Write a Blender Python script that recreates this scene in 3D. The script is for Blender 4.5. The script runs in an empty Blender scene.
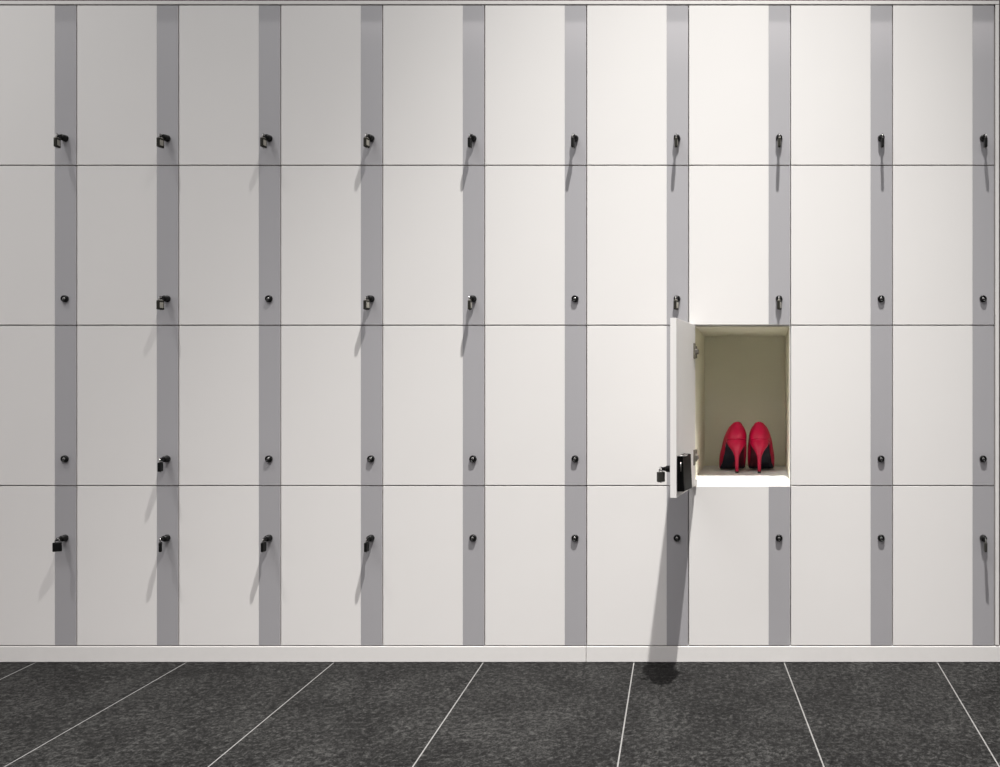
import bpy, bmesh, math, random
from mathutils import Vector, Matrix
random.seed(7)
C = bpy.context.scene.collection
U = 0.003                       # metres per unit (one unit = one photo pixel on the door plane)
VX, VY, FL = 760.0, 388.0, 890.0  # principal point and focal length
FLOORY = 662.3
def X(px): return (px - VX) * U
def Z(py): return (FLOORY - py) * U

# ------------------------------------------------------------------ materials
def new_mat(name):
    m = bpy.data.materials.new(name); m.use_nodes = True
    return m, m.node_tree, m.node_tree.nodes['Principled BSDF']
def plain(name, col, rough=0.5, metal=0.0, spec=0.5, noise=0.0, nscale=40, bump=0.0, bscale=300, coat=0.0, sheen=0.0):
    m, nt, b = new_mat(name)
    b.inputs['Roughness'].default_value = rough
    b.inputs['Metallic'].default_value = metal
    b.inputs['Specular IOR Level'].default_value = spec
    b.inputs['Coat Weight'].default_value = coat; b.inputs['Coat IOR'].default_value = 1.9; b.inputs['Coat Roughness'].default_value = .035
    b.inputs['Sheen Weight'].default_value = sheen
    tc = nt.nodes.new('ShaderNodeTexCoord')
    n = nt.nodes.new('ShaderNodeTexNoise'); n.inputs['Scale'].default_value = nscale
    n.inputs['Detail'].default_value = 3
    nt.links.new(tc.outputs['Object'], n.inputs['Vector'])
    r = nt.nodes.new('ShaderNodeValToRGB')
    lo = tuple(max(0, c * (1 - noise)) for c in col); hi = tuple(min(1, c * (1 + noise)) for c in col)
    r.color_ramp.elements[0].color = (*lo, 1); r.color_ramp.elements[1].color = (*hi, 1)
    r.color_ramp.elements[0].position = .3; r.color_ramp.elements[1].position = .7
    nt.links.new(n.outputs['Fac'], r.inputs['Fac']); nt.links.new(r.outputs['Color'], b.inputs['Base Color'])
    if bump:
        n2 = nt.nodes.new('ShaderNodeTexNoise'); n2.inputs['Scale'].default_value = bscale
        nt.links.new(tc.outputs['Object'], n2.inputs['Vector'])
        bp = nt.nodes.new('ShaderNodeBump'); bp.inputs['Strength'].default_value = bump
        bp.inputs['Distance'].default_value = .001
        nt.links.new(n2.outputs['Fac'], bp.inputs['Height']); nt.links.new(bp.outputs['Normal'], b.inputs['Normal'])
    return m

M_white = plain('white_laminate', (.77, .748, .73), .55, spec=.25, noise=.012, nscale=2.5)
M_strip = plain('grey_gloss_laminate', (.405, .395, .41), .45, spec=.9, noise=.01, nscale=3, coat=.9)
M_trim = plain('white_trim', (.74, .72, .70), .5, spec=.3, noise=.01)
M_shell = plain('carcass_white', (.93, .92, .90), .45, noise=.01)  # whiter than the doors, standing in for strong light on the shelf
M_inner = plain('interior_cream_laminate', (.97, .94, .775), .6, noise=.02, nscale=5)
M_black = plain('black_metal', (.004, .004, .004), .35, spec=.3, noise=.2)
M_chrome = plain('dull_chrome', (.52, .51, .50), .28, metal=1, noise=.03)
M_steel = plain('zinc_steel', (.36, .345, .30), .4, metal=.6, noise=.08, nscale=400)
M_hinge = plain('nickel_hinge', (.22, .20, .17), .4, metal=.6, noise=.05)
M_padblack = plain('black_padlock_body', (.003, .003, .003), .5, spec=.2, noise=.2)
M_padgrey = plain('charcoal_padlock_body', (.028, .027, .024), .5, spec=.3, noise=.2)
M_rim = plain('dark_rim', (.018, .017, .012), .5, spec=.3, noise=.1)
M_face = plain('pale_padlock_face', (.42, .40, .35), .45, metal=.3, noise=.15, nscale=300)
M_plastic = plain('black_gloss_plastic', (.0015, .0015, .0015), .5, spec=.06, noise=.2)
M_red = plain('red_satin', (.50, .0006, .042), .36, spec=.35, noise=.10, nscale=35, bump=.1, bscale=900)
M_sole = plain('dark_outsole', (.006, .009, .020), .55, noise=.2)
M_maroon = plain('maroon_inner_arch', (.07, .001, .010), .5, noise=.1)  # maroon tone on the inner half of the outsole arch
M_insole = plain('tan_insole', (.30, .17, .12), .6, noise=.05)
M_tip = plain('black_heel_tip', (.01, .01, .01), .5, noise=.1)
M_wall = plain('dark_wall_paint', (.085, .065, .06), .8, noise=.05)
M_ceil = plain('dark_ceiling_paint', (.10, .10, .10), .9, noise=.05)
M_grout = plain('pale_grout', (.19, .185, .18), .8, noise=.12, nscale=60)

def floor_material():
    m, nt, b = new_mat('charcoal_stone_tile')
    N, L = nt.nodes, nt.links
    tc = N.new('ShaderNodeTexCoord')
    mp = N.new('ShaderNodeMapping'); mp.inputs['Scale'].default_value = (1, 1, 1)
    L.new(tc.outputs['Object'], mp.inputs['Vector'])
    def noise(s, det, rough=.6, dist=0):
        n = N.new('ShaderNodeTexNoise'); n.inputs['Scale'].default_value = s
        n.inputs['Detail'].default_value = det; n.inputs['Roughness'].default_value = rough
        n.inputs['Distortion'].default_value = dist
        L.new(mp.outputs['Vector'], n.inputs['Vector']); return n
    a = noise(5, 3, .6, .5); c = noise(72, 5, .8, .5); d = noise(210, 2, .6)
    def mul(x, k):
        q = N.new('ShaderNodeMath'); q.operation = 'MULTIPLY'; L.new(x, q.inputs[0]); q.inputs[1].default_value = k; return q.outputs[0]
    def add(x, y):
        q = N.new('ShaderNodeMath'); q.operation = 'ADD'; L.new(x, q.inputs[0]); L.new(y, q.inputs[1]); return q.outputs[0]
    s = add(add(mul(a.outputs['Fac'], .13), mul(c.outputs['Fac'], .62)), mul(d.outputs['Fac'], .25))
    r = N.new('ShaderNodeValToRGB'); L.new(s, r.inputs['Fac'])
    e = r.color_ramp.elements
    e[0].position = .38; e[0].color = (.0006, .0006, .0006, 1)
    e[1].position = .615; e[1].color = (.058, .057, .055, 1)
    k = r.color_ramp.elements.new(.50); k.color = (.0110, .0107, .0104, 1)
    L.new(r.outputs['Color'], b.inputs['Base Color'])
    b.inputs['Roughness'].default_value = .75; b.inputs['Specular IOR Level'].default_value = .1
    bp = N.new('ShaderNodeBump'); bp.inputs['Strength'].default_value = .35; bp.inputs['Distance'].default_value = .002
    L.new(s, bp.inputs['Height']); L.new(bp.outputs['Normal'], b.inputs['Normal'])
    return m
M_floor = floor_material()

# ------------------------------------------------------------------ mesh helpers
def obj(name, bm, mats, parent=None, smooth=False, loc=None, rot=None):
    me = bpy.data.meshes.new(name)
    bmesh.ops.recalc_face_normals(bm, faces=bm.faces)
    bm.to_mesh(me); bm.free()
    if not isinstance(mats, (list, tuple)): mats = [mats]
    for m in mats: me.materials.append(m)
    if smooth:
        for p in me.polygons: p.use_smooth = True
    o = bpy.data.objects.new(name, me); C.objects.link(o)
    if parent: o.parent = parent
    if loc: o.location = loc
    if rot: o.rotation_euler = rot
    return o
def empty(name, loc, label=None, cat=None, group=None, rot=None):
    o = bpy.data.objects.new(name, None); C.objects.link(o); o.location = loc
    o.empty_display_size = .05
    if rot: o.rotation_euler = rot
    if label: o['label'] = label
    if cat: o['category'] = cat
    if group: o['group'] = group
    return o
def box(bm, x0, x1, y0, y1, z0, z1, bev=0, seg=2, mi=0):
    r = bmesh.ops.create_cube(bm, size=1)
    vs = r['verts']
    for v in vs:
        v.co = Vector((x0 + (v.co.x + .5) * (x1 - x0), y0 + (v.co.y + .5) * (y1 - y0), z0 + (v.co.z + .5) * (z1 - z0)))
    fs = {f for v in vs for f in v.link_faces}
    if bev:
        es = {e for v in vs for e in v.link_edges}
        g = bmesh.ops.bevel(bm, geom=list(es), offset=bev, segments=seg, affect='EDGES', profile=.5)
        fs |= set(g['faces'])
    for f in fs:
        if f.is_valid: f.material_index = mi
def lathe_y(bm, prof, n=24, cx=0, cz=0, mi=0):
    """revolve (radius, y) profile about the y axis"""
    rings = []
    for r, y in prof:
        if r < 1e-6: rings.append([bm.verts.new((cx, y, cz))])
        else: rings.append([bm.verts.new((cx + r * math.cos(2 * math.pi * i / n), y, cz + r * math.sin(2 * math.pi * i / n))) for i in range(n)])
    for a, b in zip(rings, rings[1:]):
        for i in range(n):
            j = (i + 1) % n
            if len(a) == 1 and len(b) == 1: continue
            if len(a) == 1: f = bm.faces.new((a[0], b[i], b[j]))
            elif len(b) == 1: f = bm.faces.new((a[i], a[j], b[0]))
            else: f = bm.faces.new((a[i], a[j], b[j], b[i]))
            f.material_index = mi; f.smooth = True
def tube(bm, pts, r, n=8, mi=0, cap=True):
    pts = [Vector(p) for p in pts]; rings = []
    up = Vector((0, 0, 1))
    for i, p in enumerate(pts):
        t = (pts[min(i + 1, len(pts) - 1)] - pts[max(i - 1, 0)]).normalized()
        ref = Vector((0, 1, 0)) if abs(t.y) < .9 else Vector((1, 0, 0))
        a = t.cross(ref).normalized(); b = t.cross(a).normalized()
        rr = r[i] if isinstance(r, (list, tuple)) else r
        rings.append([bm.verts.new(p + a * rr * math.cos(2 * math.pi * k / n) + b * rr * math.sin(2 * math.pi * k / n)) for k in range(n)])
    for a, b in zip(rings, rings[1:]):
        for k in range(n):
            f = bm.faces.new((a[k], a[(k + 1) % n], b[(k + 1) % n], b[k])); f.material_index = mi; f.smooth = True
    if cap:
        bm.faces.new(rings[0]).material_index = mi; bm.faces.new(rings[-1]).material_index = mi
def struct(name, bm, m):
    o = obj(name, bm, m); o['kind'] = 'structure'; return o

# ------------------------------------------------------------------ room shell
H_CEIL = Z(-1130)
def floor_pt(px, py):           # photo pixel on the floor -> metres
    d = (FLOORY - VY) * FL / (py - VY)      # distance from camera in units
    return ((px - VX) * d / FL * U, -(FL - d) * U)
lines = [((35, 662.8), (0, 679.5)), ((186, 662.6), (4, 767)), ((334.5, 662), (208, 767)), ((483.5, 662), (412.5, 767)),
         ((634, 662), (617.5, 767)), ((784, 662), (824, 767)), ((937.5, 662.6), (998.9, 766))]
def extend(l):
    (x0, y0), (x1, y1) = floor_pt(*l[0]), floor_pt(*l[1])
    k = (x1 - x0) / (y1 - y0)
    return (x0 + k * (0.05 - y0), k)          # x at y=.05 and slope
E = [extend(l) for l in lines]
E = [(E[0][0] - .45 * (3 - i), E[0][1]) for i in range(3)] + E + [(E[-1][0] + .45 * (i + 1), E[-1][1]) for i in range(4)]
bm = bmesh.new()
YB, YF, g = .05, -1.7, .0017
def quad(bm, pts, mi):
    f = bm.faces.new([bm.verts.new((p[0], p[1], p[2] if len(p) > 2 else 0)) for p in pts]); f.material_index = mi
def lx(e, y): return e[0] + e[1] * (y - .05)
prev = None
edges = [(-9, 0)] + E + [(9, 0)]
for i in range(len(edges) - 1):
    a, b = edges[i], edges[i + 1]
    ga = g if i else 0; gb = g if i < len(edges) - 2 else 0
    quad(bm, [(lx(a, YB) + ga, YB), (lx(b, YB) - gb, YB), (lx(b, YF) - gb, YF), (lx(a, YF) + ga, YF)], 0)
    if i: quad(bm, [(lx(a, YB) - g, YB, -.0006), (lx(a, YB) + g, YB, -.0006), (lx(a, YF) + g, YF, -.0006), (lx(a, YF) - g, YF, -.0006)], 1)
# nearer rows of tiles, towards and behind the camera
rows = [-1.7 - .9 * k for k in range(9)]
for k, y1 in enumerate(rows[:-1]):
    y0 = y1 - .0042; y2 = rows[k + 1]
    quad(bm, [(-9, y1, -.0006), (9, y1, -.0006), (9, y0, -.0006), (-9, y0, -.0006)], 1)
    off = (k % 2) * .225
    for j in range(-20, 20):
        xa = j * .45 + off
        quad(bm, [(xa + g, y0), (xa + .45 - g, y0), (xa + .45 - g, y2), (xa + g, y2)], 0)
        quad(bm, [(xa - g, y0, -.0006), (xa + g, y0, -.0006), (xa + g, y2, -.0006), (xa - g, y2, -.0006)], 1)
struct('floor', bm, [M_floor, M_grout])
bm = bmesh.new(); box(bm, -9, 9, -8.4, .6, H_CEIL, H_CEIL + .1); struct('ceiling', bm, M_ceil)
# wall around the built-in bank of lockers: above it and right of it
TOPZ = Z(.9)
bm = bmesh.new()
box(bm, -9, 9, .015, .7, TOPZ, H_CEIL)
box(bm, X(999.2), 9, .012, .7, 0, TOPZ)
struct('wall_back', bm, M_wall)
bm = bmesh.new(); box(bm, -9, X(-26.5), .0, .6, 0, TOPZ); struct('wall_left', bm, M_trim)
bm = bmesh.new(); box(bm, X(-26), X(999.1), -.0015, .012, Z(4.4), TOPZ, .0008); struct('trim_1', bm, M_trim)
bm = bmesh.new(); box(bm, X(995.4), X(999.1), -.0015, .25, Z(645.2), Z(4.9), .001); struct('trim_2', bm, M_trim)
bm = bmesh.new()
for a, b in ((-26, 585.9), (586.3, 1005)):
    box(bm, X(a), X(b), -.001, .016, 0.0005, Z(646.4), .0015)
struct('baseboard_back', bm, M_trim)

# ------------------------------------------------------------------ lockers
CB = [76.7 + 101.98 * i for i in range(-1, 10)]           # column boundaries
RB = [4.9, 165.3, 325.3, 485.7, 645.9]                    # row boundaries
T = 6 * U                                                 # door thickness
DEP = 165 * U
G = .5 * U                                                # half gap
BACKGAP = 6 * U
words_r = ['top', 'second', 'third', 'bottom']
words_c = ['first', 'second', 'third', 'fourth', 'fifth', 'sixth', 'seventh', 'eighth', 'ninth', 'tenth']
PAD = {  # (row, col): (kind, yaw degrees)
 (0,0):('steel',99),(0,1):('steel',84),(0,2):('steel',86),(0,3):('steel',80),(0,4):('black',94),(0,5):('black',90),
 (0,6):('steel',94),(0,7):('steel',90),(0,8):('black',88),(0,9):('black',86),
 (1,1):('steel',82),(1,3):('steel',78),(1,4):('steel',96),(1,6):('steel',74),(1,7):('steel',72),
 (2,1):('black',104),
 (3,0):('black',36),(3,1):('black',122),(3,2):('black',96),(3,3):('black',92),(3,9):('charcoal',82)}
OPEN = (2, 7)
W = 101.98 * U - 2 * G

def lock_parts(door, lx_, lz, hasp, tilt=0.0):
    bm = bmesh.new(); R = 3.35 * U
    if hasp:
        prof = [(R * 1.02, 0), (R * 1.02, -.002), (R * .93, -.004), (R * .90, -.014), (R * .75, -.0165), (0, -.0165)]
    else:
        prof = [(R * 1.05, 0), (R * 1.05, -.003), (R * .98, -.006), (R * .80, -.0075), (R * .62, -.0068), (R * .55, -.0045), (0, -.0045)]
    lathe_y(bm, prof)
    obj('lock_cylinder', bm, M_black, door, loc=(lx_, 0, lz))
    if not hasp:
        bm = bmesh.new()
        lathe_y(bm, [(R * .40, -.0040), (R * .40, -.0062), (R * .34, -.0070), (0, -.0070)], 20)
        box(bm, -.0006, .0006, -.0073, -.0069, -.0030, .0030, mi=1)
        o = obj('keyhole_disc', bm, [M_chrome, M_black], door, loc=(lx_, 0, lz)); o['label'] = 'small metal disc with a key slot'
    else:
        # staple: a flat tongue that narrows towards an eye for the shackle
        bm = bmesh.new()
        def sec(y, hw, hz, dz): return [bm.verts.new((sx * hw, y, dz + sz * hz)) for sx, sz in ((-1, -1), (1, -1), (1, 1), (-1, 1))]
        ss = [sec(-.012, .0045, .0066, 0), sec(-.018, .0036, .0058, 0), sec(-.024, .0026, .0046, tilt), sec(-.0275, .0022, .0040, tilt)]
        for a, b in zip(ss, ss[1:]):
            for k in range(4): bm.faces.new((a[k], a[(k + 1) % 4], b[(k + 1) % 4], b[k]))
        bm.faces.new(ss[0]); bm.faces.new(ss[-1])
        # the eye ring at the end
        pts = [(0, -.030 + .0042 * math.cos(t), tilt + .0042 * math.sin(t)) for t in [2 * math.pi * k / 14 for k in range(15)]]
        tube(bm, pts, .0015, 6, cap=False)
        obj('lock_staple', bm, M_black, door, loc=(lx_, 0, lz))

def make_door(parent, r, c, loc, rot=None):
    h = (RB[r + 1] - RB[r]) * U - 2 * G * 1.15
    z0 = G * 1.15
    sw = 21.4 * U
    bm = bmesh.new(); box(bm, 0, W - sw, 0, T, 0, h, .0007, 2)
    # tongue behind the strip so the door is one board
    box(bm, W - sw - .0001, W - .0005, .0012, T - .0003, .0005, h - .0005)
    door = obj('door', bm, M_white, parent, loc=loc, rot=rot)
    bm = bmesh.new(); box(bm, W - sw + .0001, W, 0.0002, .0011, 0, h, .0002, 1)
    s = obj('lock_strip', bm, M_strip, door); s['label'] = 'glossy grey vertical strip'
    if r < 3: lz = h - (133.9 - 1) * U
    else: lz = h - 51.6 * U
    return door, W - 11.0 * U, lz

ROWLOCK = {}
def ordinal(c): return words_c[c]
pad_jobs = []
for r in range(4):
    for c in range(10):
        x0 = X(CB[c]) + G; zb = Z(RB[r + 1]); zt = Z(RB[r])
        is_open = (r, c) == OPEN
        hasp = (r, c) in PAD or is_open
        if is_open: lab = 'open white locker holding red high heels, its door swung out to the left'
        else:
            st = 'padlocked' if hasp else 'with bare round lock'
            lab = 'closed white locker, %s row, %s column from left, grey strip, %s' % (words_r[r], ordinal(c), st)
            if c == 6 and r == 2: lab = 'closed white locker directly left of the open locker door, its lock hidden'
        root = empty('locker', (x0, 0, zb), lab, 'locker', 'lockers built into the wall in four rows')
        h = zt - zb
        # carcass (cabinet shell)
        bm = bmesh.new(); y0 = BACKGAP + .0005; y1 = y0 + DEP
        xl0, xl1 = 0, 5 * U; xr0, xr1 = W - .2 * U, W + .4 * U
        zf = 5.3 * U; zc = h - 1.4 * U
        mi = 1 if is_open else 0
        # left side, right side
        box(bm, xl0, xl1, y0, y1, .0002, h - .0002)
        box(bm, xr0, xr1, y0, y1, .0002, h - .0002)
        box(bm, xl1, xr0, y0, y1, zc, h - .0002)
        box(bm, xl1, xr0, y1 - .006, y1, zf, zc)
        if is_open:
            bm.faces.ensure_lookup_table()
            for f in bm.faces: f.material_index = 1
            # front edges are white-banded, insides are cream
            for f in bm.faces:
                if f.calc_center_median().y < y0 + 1e-4 and f.calc_center_median().z < h - .05: f.material_index = 0
        obj('cabinet_shell', bm, [M_shell, M_inner], root)
        bm = bmesh.new()
        box(bm, xl1, xr0, y0, y1 - .006, .0002, zf)
        es = [e for e in bm.edges if all(abs(v.co.y - y0) < 1e-5 and abs(v.co.z - zf) < 1e-5 for v in e.verts)]
        bmesh.ops.bevel(bm, geom=es, offset=.008, segments=5, affect='EDGES', profile=.5)
        o = obj('bottom_shelf', bm, M_shell, root)
        if is_open: o['label'] = 'white bottom panel with a rounded front edge, its colour brightened as if lit'
        ang = math.radians(-95.3) if is_open else 0
        door, lxx, lz = make_door(root, r, c, (0 if not is_open else .5 * U, 0 if not is_open else -3.5 * U, G * 1.15), (0, 0, ang) if is_open else None)
        if is_open: lz -= 1.6 * U
        lock_parts(door, lxx, lz, hasp, tilt=0)
        if is_open:
            door['label'] = 'white door swung open towards the viewer'
            door_open, lock_open = door, (lxx, lz)
            # black lock case on the inner face
            bm = bmesh.new()
            ht = 31.5 * U; zc0 = lz - 19.5 * U
            def prism(poly, z0, z1, mi=0, topshift=0):
                a = [bm.verts.new((p[0], p[1], z0)) for p in poly]
                b = [bm.verts.new((p[0], p[1] - topshift * (i in (2, 3)), z1)) for i, p in enumerate(poly)]
                n = len(poly)
                for i in range(n):
                    bm.faces.new((a[i], a[(i + 1) % n], b[(i + 1) % n], b[i])).material_index = mi
                bm.faces.new(a).material_index = mi; bm.faces.new(b).material_index = mi
            w1 = W - .006
            prism([(w1, T), (w1 - .105, T), (w1 - .092, T + .026), (w1 - .004, T + .019)], zc0, zc0 + ht, 0, .004)
            bmesh.ops.bevel(bm, geom=list(bm.edges), offset=.0022, segments=3, affect='EDGES', profile=.5)
            obj('lock_case', bm, M_plastic, door)
            bm = bmesh.new()
            tube(bm, [(w1 - .001, T + .004, zc0 + ht + .001), (w1 - .004, T + .016, zc0 + ht + .001), (w1 - .03, T + .019, zc0 + ht + .0015), (w1 - .050, T + .020, zc0 + ht + .0005)], [.0015, .0022, .0036, .0012], 8)
            tube(bm, [(w1 - .006, T + .0110, zc0 + ht - .014), (w1 - .006 + .0062, T + .0110, zc0 + ht - .020), (w1 + .0006, T + .0110, zc0 + ht - .040)], .0011, 6)  # thin bright tube standing in for a glint on the black case
            o = obj('lock_case_trim_and_glint', bm, M_chrome, door); o['label'] = 'shiny metal edging and thin glint strip on the black lock case'
            # concealed hinges on the left side of the opening
            for py in (351.5, 456.5):
                zz = Z(VY + (py - VY) * 1.0) - zb
                bm = bmesh.new()
                xh = xl1 + .001
                box(bm, xh, xh + .0045, -.046, -.008, zz - .023, zz + .023, .001)
                box(bm, xh + .002, xh + .013, -.030, .010, zz - .008, zz + .006, .002)
                box(bm, xh - .001, xh + .006, .004, .050, zz - .0065, zz + .0065, .0015)
                box(bm, xh - .001, xh + .004, .036, .066, zz - .018, zz + .018, .001)
                obj('hinge', bm, M_hinge, root)
        if hasp: pad_jobs.append((r, c, root, door, lxx, lz))

# ------------------------------------------------------------------ padlocks
def shackle_bm(rr=.0048, leg=.0065, wr=.0015):
    bm = bmesh.new(); pts = [(-rr, 0, -leg)]
    pts += [(-rr * math.cos(t), 0, rr * math.sin(t)) for t in [math.pi * k / 12 for k in range(13)]]
    pts += [(rr, 0, -leg)]
    tube(bm, pts, wr, 8); return bm
def make_padlock(kind, wide=False):
    root = empty('padlock', (0, 0, 0))
    w = .0132 if wide else .0112; hh = .0275; th = .0042; top = -.0060
    bm = bmesh.new(); box(bm, -w, w, -th, th, top - hh, top, .0022, 3)
    if kind == 'steel':
        for f in bm.faces: f.material_index = 0
    obj('body', bm, {'steel': M_rim, 'black': M_padblack, 'charcoal': M_padgrey}[kind], root)
    if kind == 'steel':
        bm = bmesh.new()
        for s in (-1, 1):
            box(bm, -w + .0045, w - .0045, s * th - .0007, s * th + .0007, top - hh + .0055, top - .0055, .0006, 1)
        obj('face_plate', bm, M_face, root)
        bm = bmesh.new(); box(bm, -w + .003, w - .003, -th + .0012, th - .0012, top - .0002, top + .0012, .0005, 1)
        obj('top_cap', bm, M_steel, root)
    bm = bmesh.new()
    lathe_y(bm, [(0, 0), (.0032, 0), (.0032, .0014), (0, .0014)], 14)
    bmesh.ops.rotate(bm, verts=bm.verts, cent=(0, 0, 0), matrix=Matrix.Rotation(math.radians(-90), 3, 'X'))
    bmesh.ops.translate(bm, verts=bm.verts, vec=(0, 0, top - hh - .0006))
    obj('keyway', bm, M_chrome, root)
    obj('shackle', shackle_bm(), M_chrome, root)
    return root
protos = {}
def copy_thing(o):
    n = o.copy(); C.objects.link(n)
    for ch in o.children:
        k = ch.copy(); C.objects.link(k); k.parent = n
        k.matrix_parent_inverse = Matrix.Identity(4)
    return n
bpy.context.view_layer.update()
def yawtext(y): 
    return 'face-on' if y < 25 else ('turned half sideways' if y < 68 else 'seen edge-on')
for (r, c, root, door, lxx, lz) in pad_jobs:
    if (r, c) == OPEN: kind, yaw = 'charcoal', 38
    else: kind, yaw = PAD[(r, c)]
    wide = (kind == 'black' and yaw < 25)
    key = (kind, wide)
    if key not in protos: protos[key] = make_padlock(kind, wide); p = protos[key]
    else: p = copy_thing(protos[key])
    rot = root.matrix_world @ door.matrix_local if False else None
    base = Vector(root.location) + door.location + (Matrix.Rotation(door.rotation_euler.z, 3, 'Z') @ Vector((lxx, -.0305, lz)))
    p.location = base + Vector((0, 0, -.0020))
    p.rotation_euler = (0, 0, math.radians(yaw))
    col = {'steel': 'small grey padlock with dark rim', 'black': 'small black padlock', 'charcoal': 'small charcoal padlock'}[kind]
    if (r, c) == OPEN: p['label'] = 'small charcoal padlock hanging from the lock of the open locker door'
    else: p['label'] = '%s, %s row of lockers, %s column from left' % (col, words_r[r], ordinal(c))
    p['category'] = 'padlock'; p['group'] = 'padlocks hanging from the locker locks'

# ------------------------------------------------------------------ red high heels
def lerp(tab, t):
    if t <= tab[0][0]: return tab[0][1]
    for (a, va), (b, vb) in zip(tab, tab[1:]):
        if t <= b:
            k = (t - a) / (b - a); k = k * k * (3 - 2 * k) * .5 + k * .5
            return va + (vb - va) * k
    return tab[-1][1]
LEN = .205
SOLE_Z = [(0, .112), (.03, .108), (.06, .088), (.09, .055), (.12, .022), (.145, .006), (.17, .003), (LEN, .006)]
SOLE_W = [(0, .001), (.003, .016), (.010, .0245), (.025, .030), (.05, .0315), (.08, .032), (.11, .036), (.14, .0415), (.16, .040), (.18, .030), (.197, .013), (LEN, .001)]
RIM_W = [(0, .0006), (.003, .0055), (.010, .0115), (.03, .0225), (.06, .0305), (.09, .031), (.12, .025), (.132, .013), (.137, .001)]
RIM_Z = [(0, .168), (.008, .164), (.03, .149), (.06, .126), (.09, .094), (.12, .066), (.137, .058)]
def make_shoe(name, side):
    root = empty(name, (0, 0, 0))
    NU, NV = 64, 14
    bm = bmesh.new(); grid = []
    for i in range(NU):
        th = 2 * math.pi * i / NU; s = math.sin(th); sg = 1 if s >= 0 else -1
        if abs(s) < 1e-9: sg = 0
        q = (1 - math.cos(th)) / 2
        ys = LEN * q; yr = .137 * q
        p0 = Vector((sg * lerp(SOLE_W, ys), ys, lerp(SOLE_Z, ys) + .001))
        p1 = Vector((sg * lerp(RIM_W, yr), yr - .004 * (1 - q), lerp(RIM_Z, yr)))
        out = Vector((sg * abs(s) ** .5, -math.cos(th) * .75, 0)); 
        bulge = .010 + .006 * q
        mid = (p0 + p1) / 2 + out * bulge + Vector((0, 0, .024 * q ** 2))
        col = []
        for j in range(NV + 1):
            t = j / NV
            p = p0 * (1 - t) ** 2 + mid * 2 * t * (1 - t) + p1 * t * t
            col.append(bm.verts.new(p))
        grid.append(col)
    for i in range(NU):
        a, b = grid[i], grid[(i + 1) % NU]
        for j in range(NV):
            f = bm.faces.new((a[j], b[j], b[j + 1], a[j + 1])); f.smooth = True
    o = obj('upper', bm, [M_red], root, True)
    md = o.modifiers.new('thick', 'SOLIDIFY'); md.thickness = .0018; md.offset = 1
    # outsole and insole
    def sheet(zo, inset, thick, mat, nm, y0=0.0, y1=LEN, inner=0):
        bm = bmesh.new(); n = 40; K = 6; top = []; bot = []
        for i in range(n + 1):
            y = y0 + (y1 - y0) * (1 - math.cos(math.pi * i / n)) / 2
            w = max(lerp(SOLE_W, y) - inset, .0008); z = lerp(SOLE_Z, y) + zo
            top.append([bm.verts.new((w * (2 * k / K - 1), y, z)) for k in range(K + 1)])
            bot.append([bm.verts.new((w * (2 * k / K - 1), y, z - thick)) for k in range(K + 1)])
        for i in range(n):
            for k in range(K):
                bm.faces.new((top[i][k], top[i][k + 1], top[i + 1][k + 1], top[i + 1][k]))
                bm.faces.new((bot[i][k], bot[i + 1][k], bot[i + 1][k + 1], bot[i][k + 1]))
            bm.faces.new((top[i][0], top[i + 1][0], bot[i + 1][0], bot[i][0]))
            bm.faces.new((top[i][K], bot[i][K], bot[i + 1][K], top[i + 1][K]))
        bm.faces.new(top[0] + bot[0][::-1]); bm.faces.new(top[-1] + bot[-1][::-1])
        if inner:
            for f in bm.faces:
                c_ = f.calc_center_median()
                if c_.x * inner > .006 and c_.y < .135: f.material_index = 1
                if c_.y < .045: f.material_index = 2
        return obj(nm, bm, mat, root, True)
    sheet(.0008, .0004, .0026, [M_sole, M_maroon, M_red], 'outsole', inner=side)
    sheet(.0035, .003, .0015, M_insole, 'insole', .004, .18)
    # slender covered heel
    bm = bmesh.new(); rings = []
    #  z, half width, y back, y front
    HP = [(.1165, .0315, -.0016, .064), (.106, .0326, -.0024, .064), (.096, .0312, -.0020, .060), (.087, .0268, -.0006, .052), (.078, .0198, .002, .040), (.069, .0135, .0045, .031), 
          (.055, .0080, .0070, .0220), (.038, .0063, .0088, .0200), (.020, .0055, .0095, .0195), (.006, .0055, .0095, .0198)]
    for z, hw, yb, yf in HP:
        ring = []
        for k in range(20):
            t = 2 * math.pi * k / 20
            yy = (yb + yf) / 2 - (yf - yb) / 2 * math.cos(t)
            xx = hw * math.sin(t) * (1 if math.cos(t) > 0 else .95)
            # the top follows the slope of the sole
            zz = z if z < .087 else min(z, lerp(SOLE_Z, max(yy, 0)) + (.004 if z > .11 else -.001))
            ring.append(bm.verts.new((xx, yy, zz)))
        rings.append(ring)
    for a, b in zip(rings, rings[1:]):
        for k in range(20):
            f = bm.faces.new((a[k], a[(k + 1) % 20], b[(k + 1) % 20], b[k])); f.smooth = True
    bm.faces.new(rings[0]); bm.faces.new(rings[-1])
    h = obj('heel', bm, M_red, root)
    bm = bmesh.new(); box(bm, -.0052, .0052, .0098, .0197, 0, .006, .001)
    obj('heel_tip', bm, M_tip, root)
    return root
# floor of the open locker
zb = Z(RB[3]); shelf_z = zb + 5.3 * U
def shelf_at(px, depth_units):
    d = FL + depth_units
    return Vector(((px - VX) * d / FL * U, depth_units * U, shelf_z + .0004))
for px, yaw, lab in ((737.4, 8.5, 'left red satin high heel pump standing in the open locker, seen from behind'),
                     (759.0, -3, 'right red satin high heel pump standing in the open locker, seen from behind')):
    s = make_shoe('high_heel_shoe', 1 if yaw > 0 else -1)
    s.location = shelf_at(px, 69); s.rotation_euler = (0, 0, math.radians(yaw))
    s['label'] = lab; s['category'] = 'shoe'; s['group'] = 'pair of red high heels'

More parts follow.
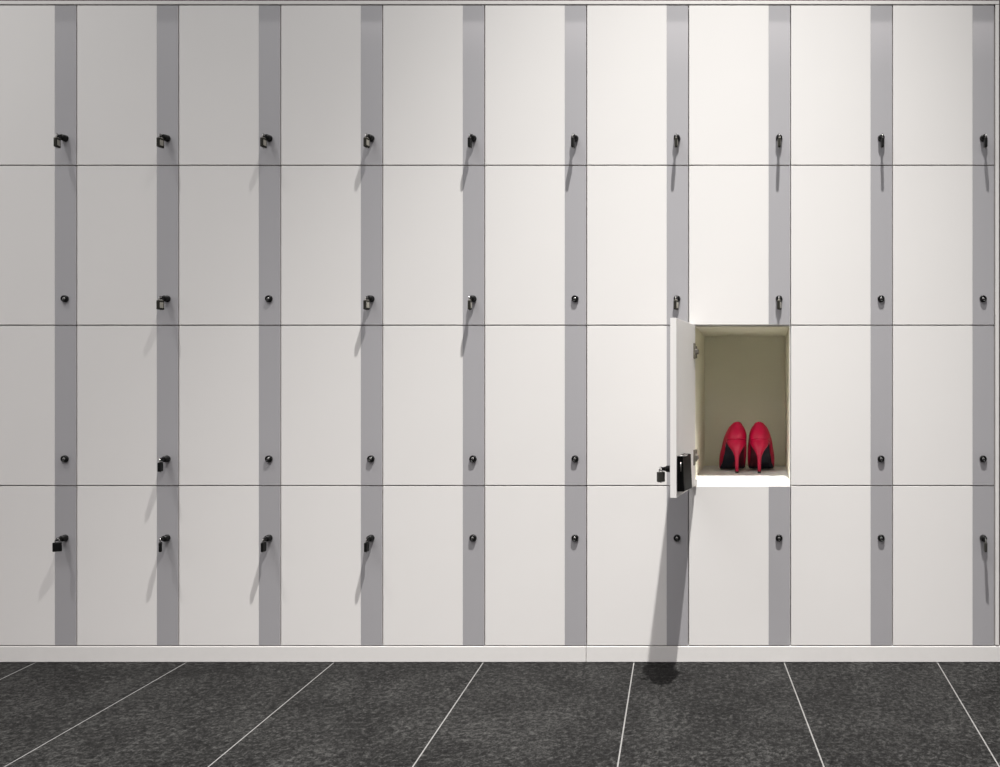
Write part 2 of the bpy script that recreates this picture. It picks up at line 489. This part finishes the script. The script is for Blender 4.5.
# ------------------------------------------------------------------ light
LY = -430 * U
def spot(px, power, half, py=-1105, tilt=0, tx=0):
    ld = bpy.data.lights.new('downlight', 'SPOT'); ld.energy = power; ld.spot_size = math.radians(half * 2)
    ld.spot_blend = 1.0; ld.shadow_soft_size = .028; ld.color = (1, .985, .955)
    o = bpy.data.objects.new('downlight', ld); C.objects.link(o)
    o.location = (X(px), LY, Z(py)); o.rotation_euler = (math.radians(tilt), math.radians(tx), 0)
spot(830, 2050, 26, tx=5)
spot(830, 900, 32.5, tx=4.5)
spot(-240, 560, 33)
ld = bpy.data.lights.new('added_fill_light', 'AREA'); ld.shape = 'RECTANGLE'; ld.size = 4.5; ld.size_y = 1.5; ld.energy = 180  # soft fill added to lift the upper left wall; no fixture known there
o = bpy.data.objects.new('added_fill_light', ld); C.objects.link(o); o.location = (X(40), -3.2, Z(-1100))

w = bpy.data.worlds.new('hall_light'); bpy.context.scene.world = w; w.use_nodes = True
nt = w.node_tree; bg = nt.nodes['Background']
tc = nt.nodes.new('ShaderNodeTexCoord'); sp = nt.nodes.new('ShaderNodeSeparateXYZ')
nt.links.new(tc.outputs['Generated'], sp.inputs[0])
rp = nt.nodes.new('ShaderNodeValToRGB'); nt.links.new(sp.outputs['Z'], rp.inputs['Fac'])
e = rp.color_ramp.elements
e[0].position = 0; e[0].color = (.40, .39, .40, 1)
e[1].position = .385; e[1].color = (2.8, 2.6, 2.6, 1)
k = e.new(.25); k.color = (.42, .41, .42, 1)
k = e.new(.335); k.color = (.85, .82, .82, 1)
nt.links.new(rp.outputs['Color'], bg.inputs['Color']); bg.inputs['Strength'].default_value = .64

# ------------------------------------------------------------------ camera
cam = bpy.data.cameras.new('camera'); co = bpy.data.objects.new('camera', cam); C.objects.link(co)
cam.sensor_width = 36; cam.sensor_fit = 'HORIZONTAL'; cam.lens = 36 * FL / 1000
cam.shift_x = -(VX - 500) / 1000; cam.shift_y = (VY - 383.5) / 1000
co.location = (0, -FL * U, Z(VY)); co.rotation_euler = (math.pi / 2, 0, 0)
cam.clip_start = .05
bpy.context.scene.camera = co
bpy.context.scene.view_settings.view_transform = 'Standard'
bpy.context.scene.view_settings.look = 'None'
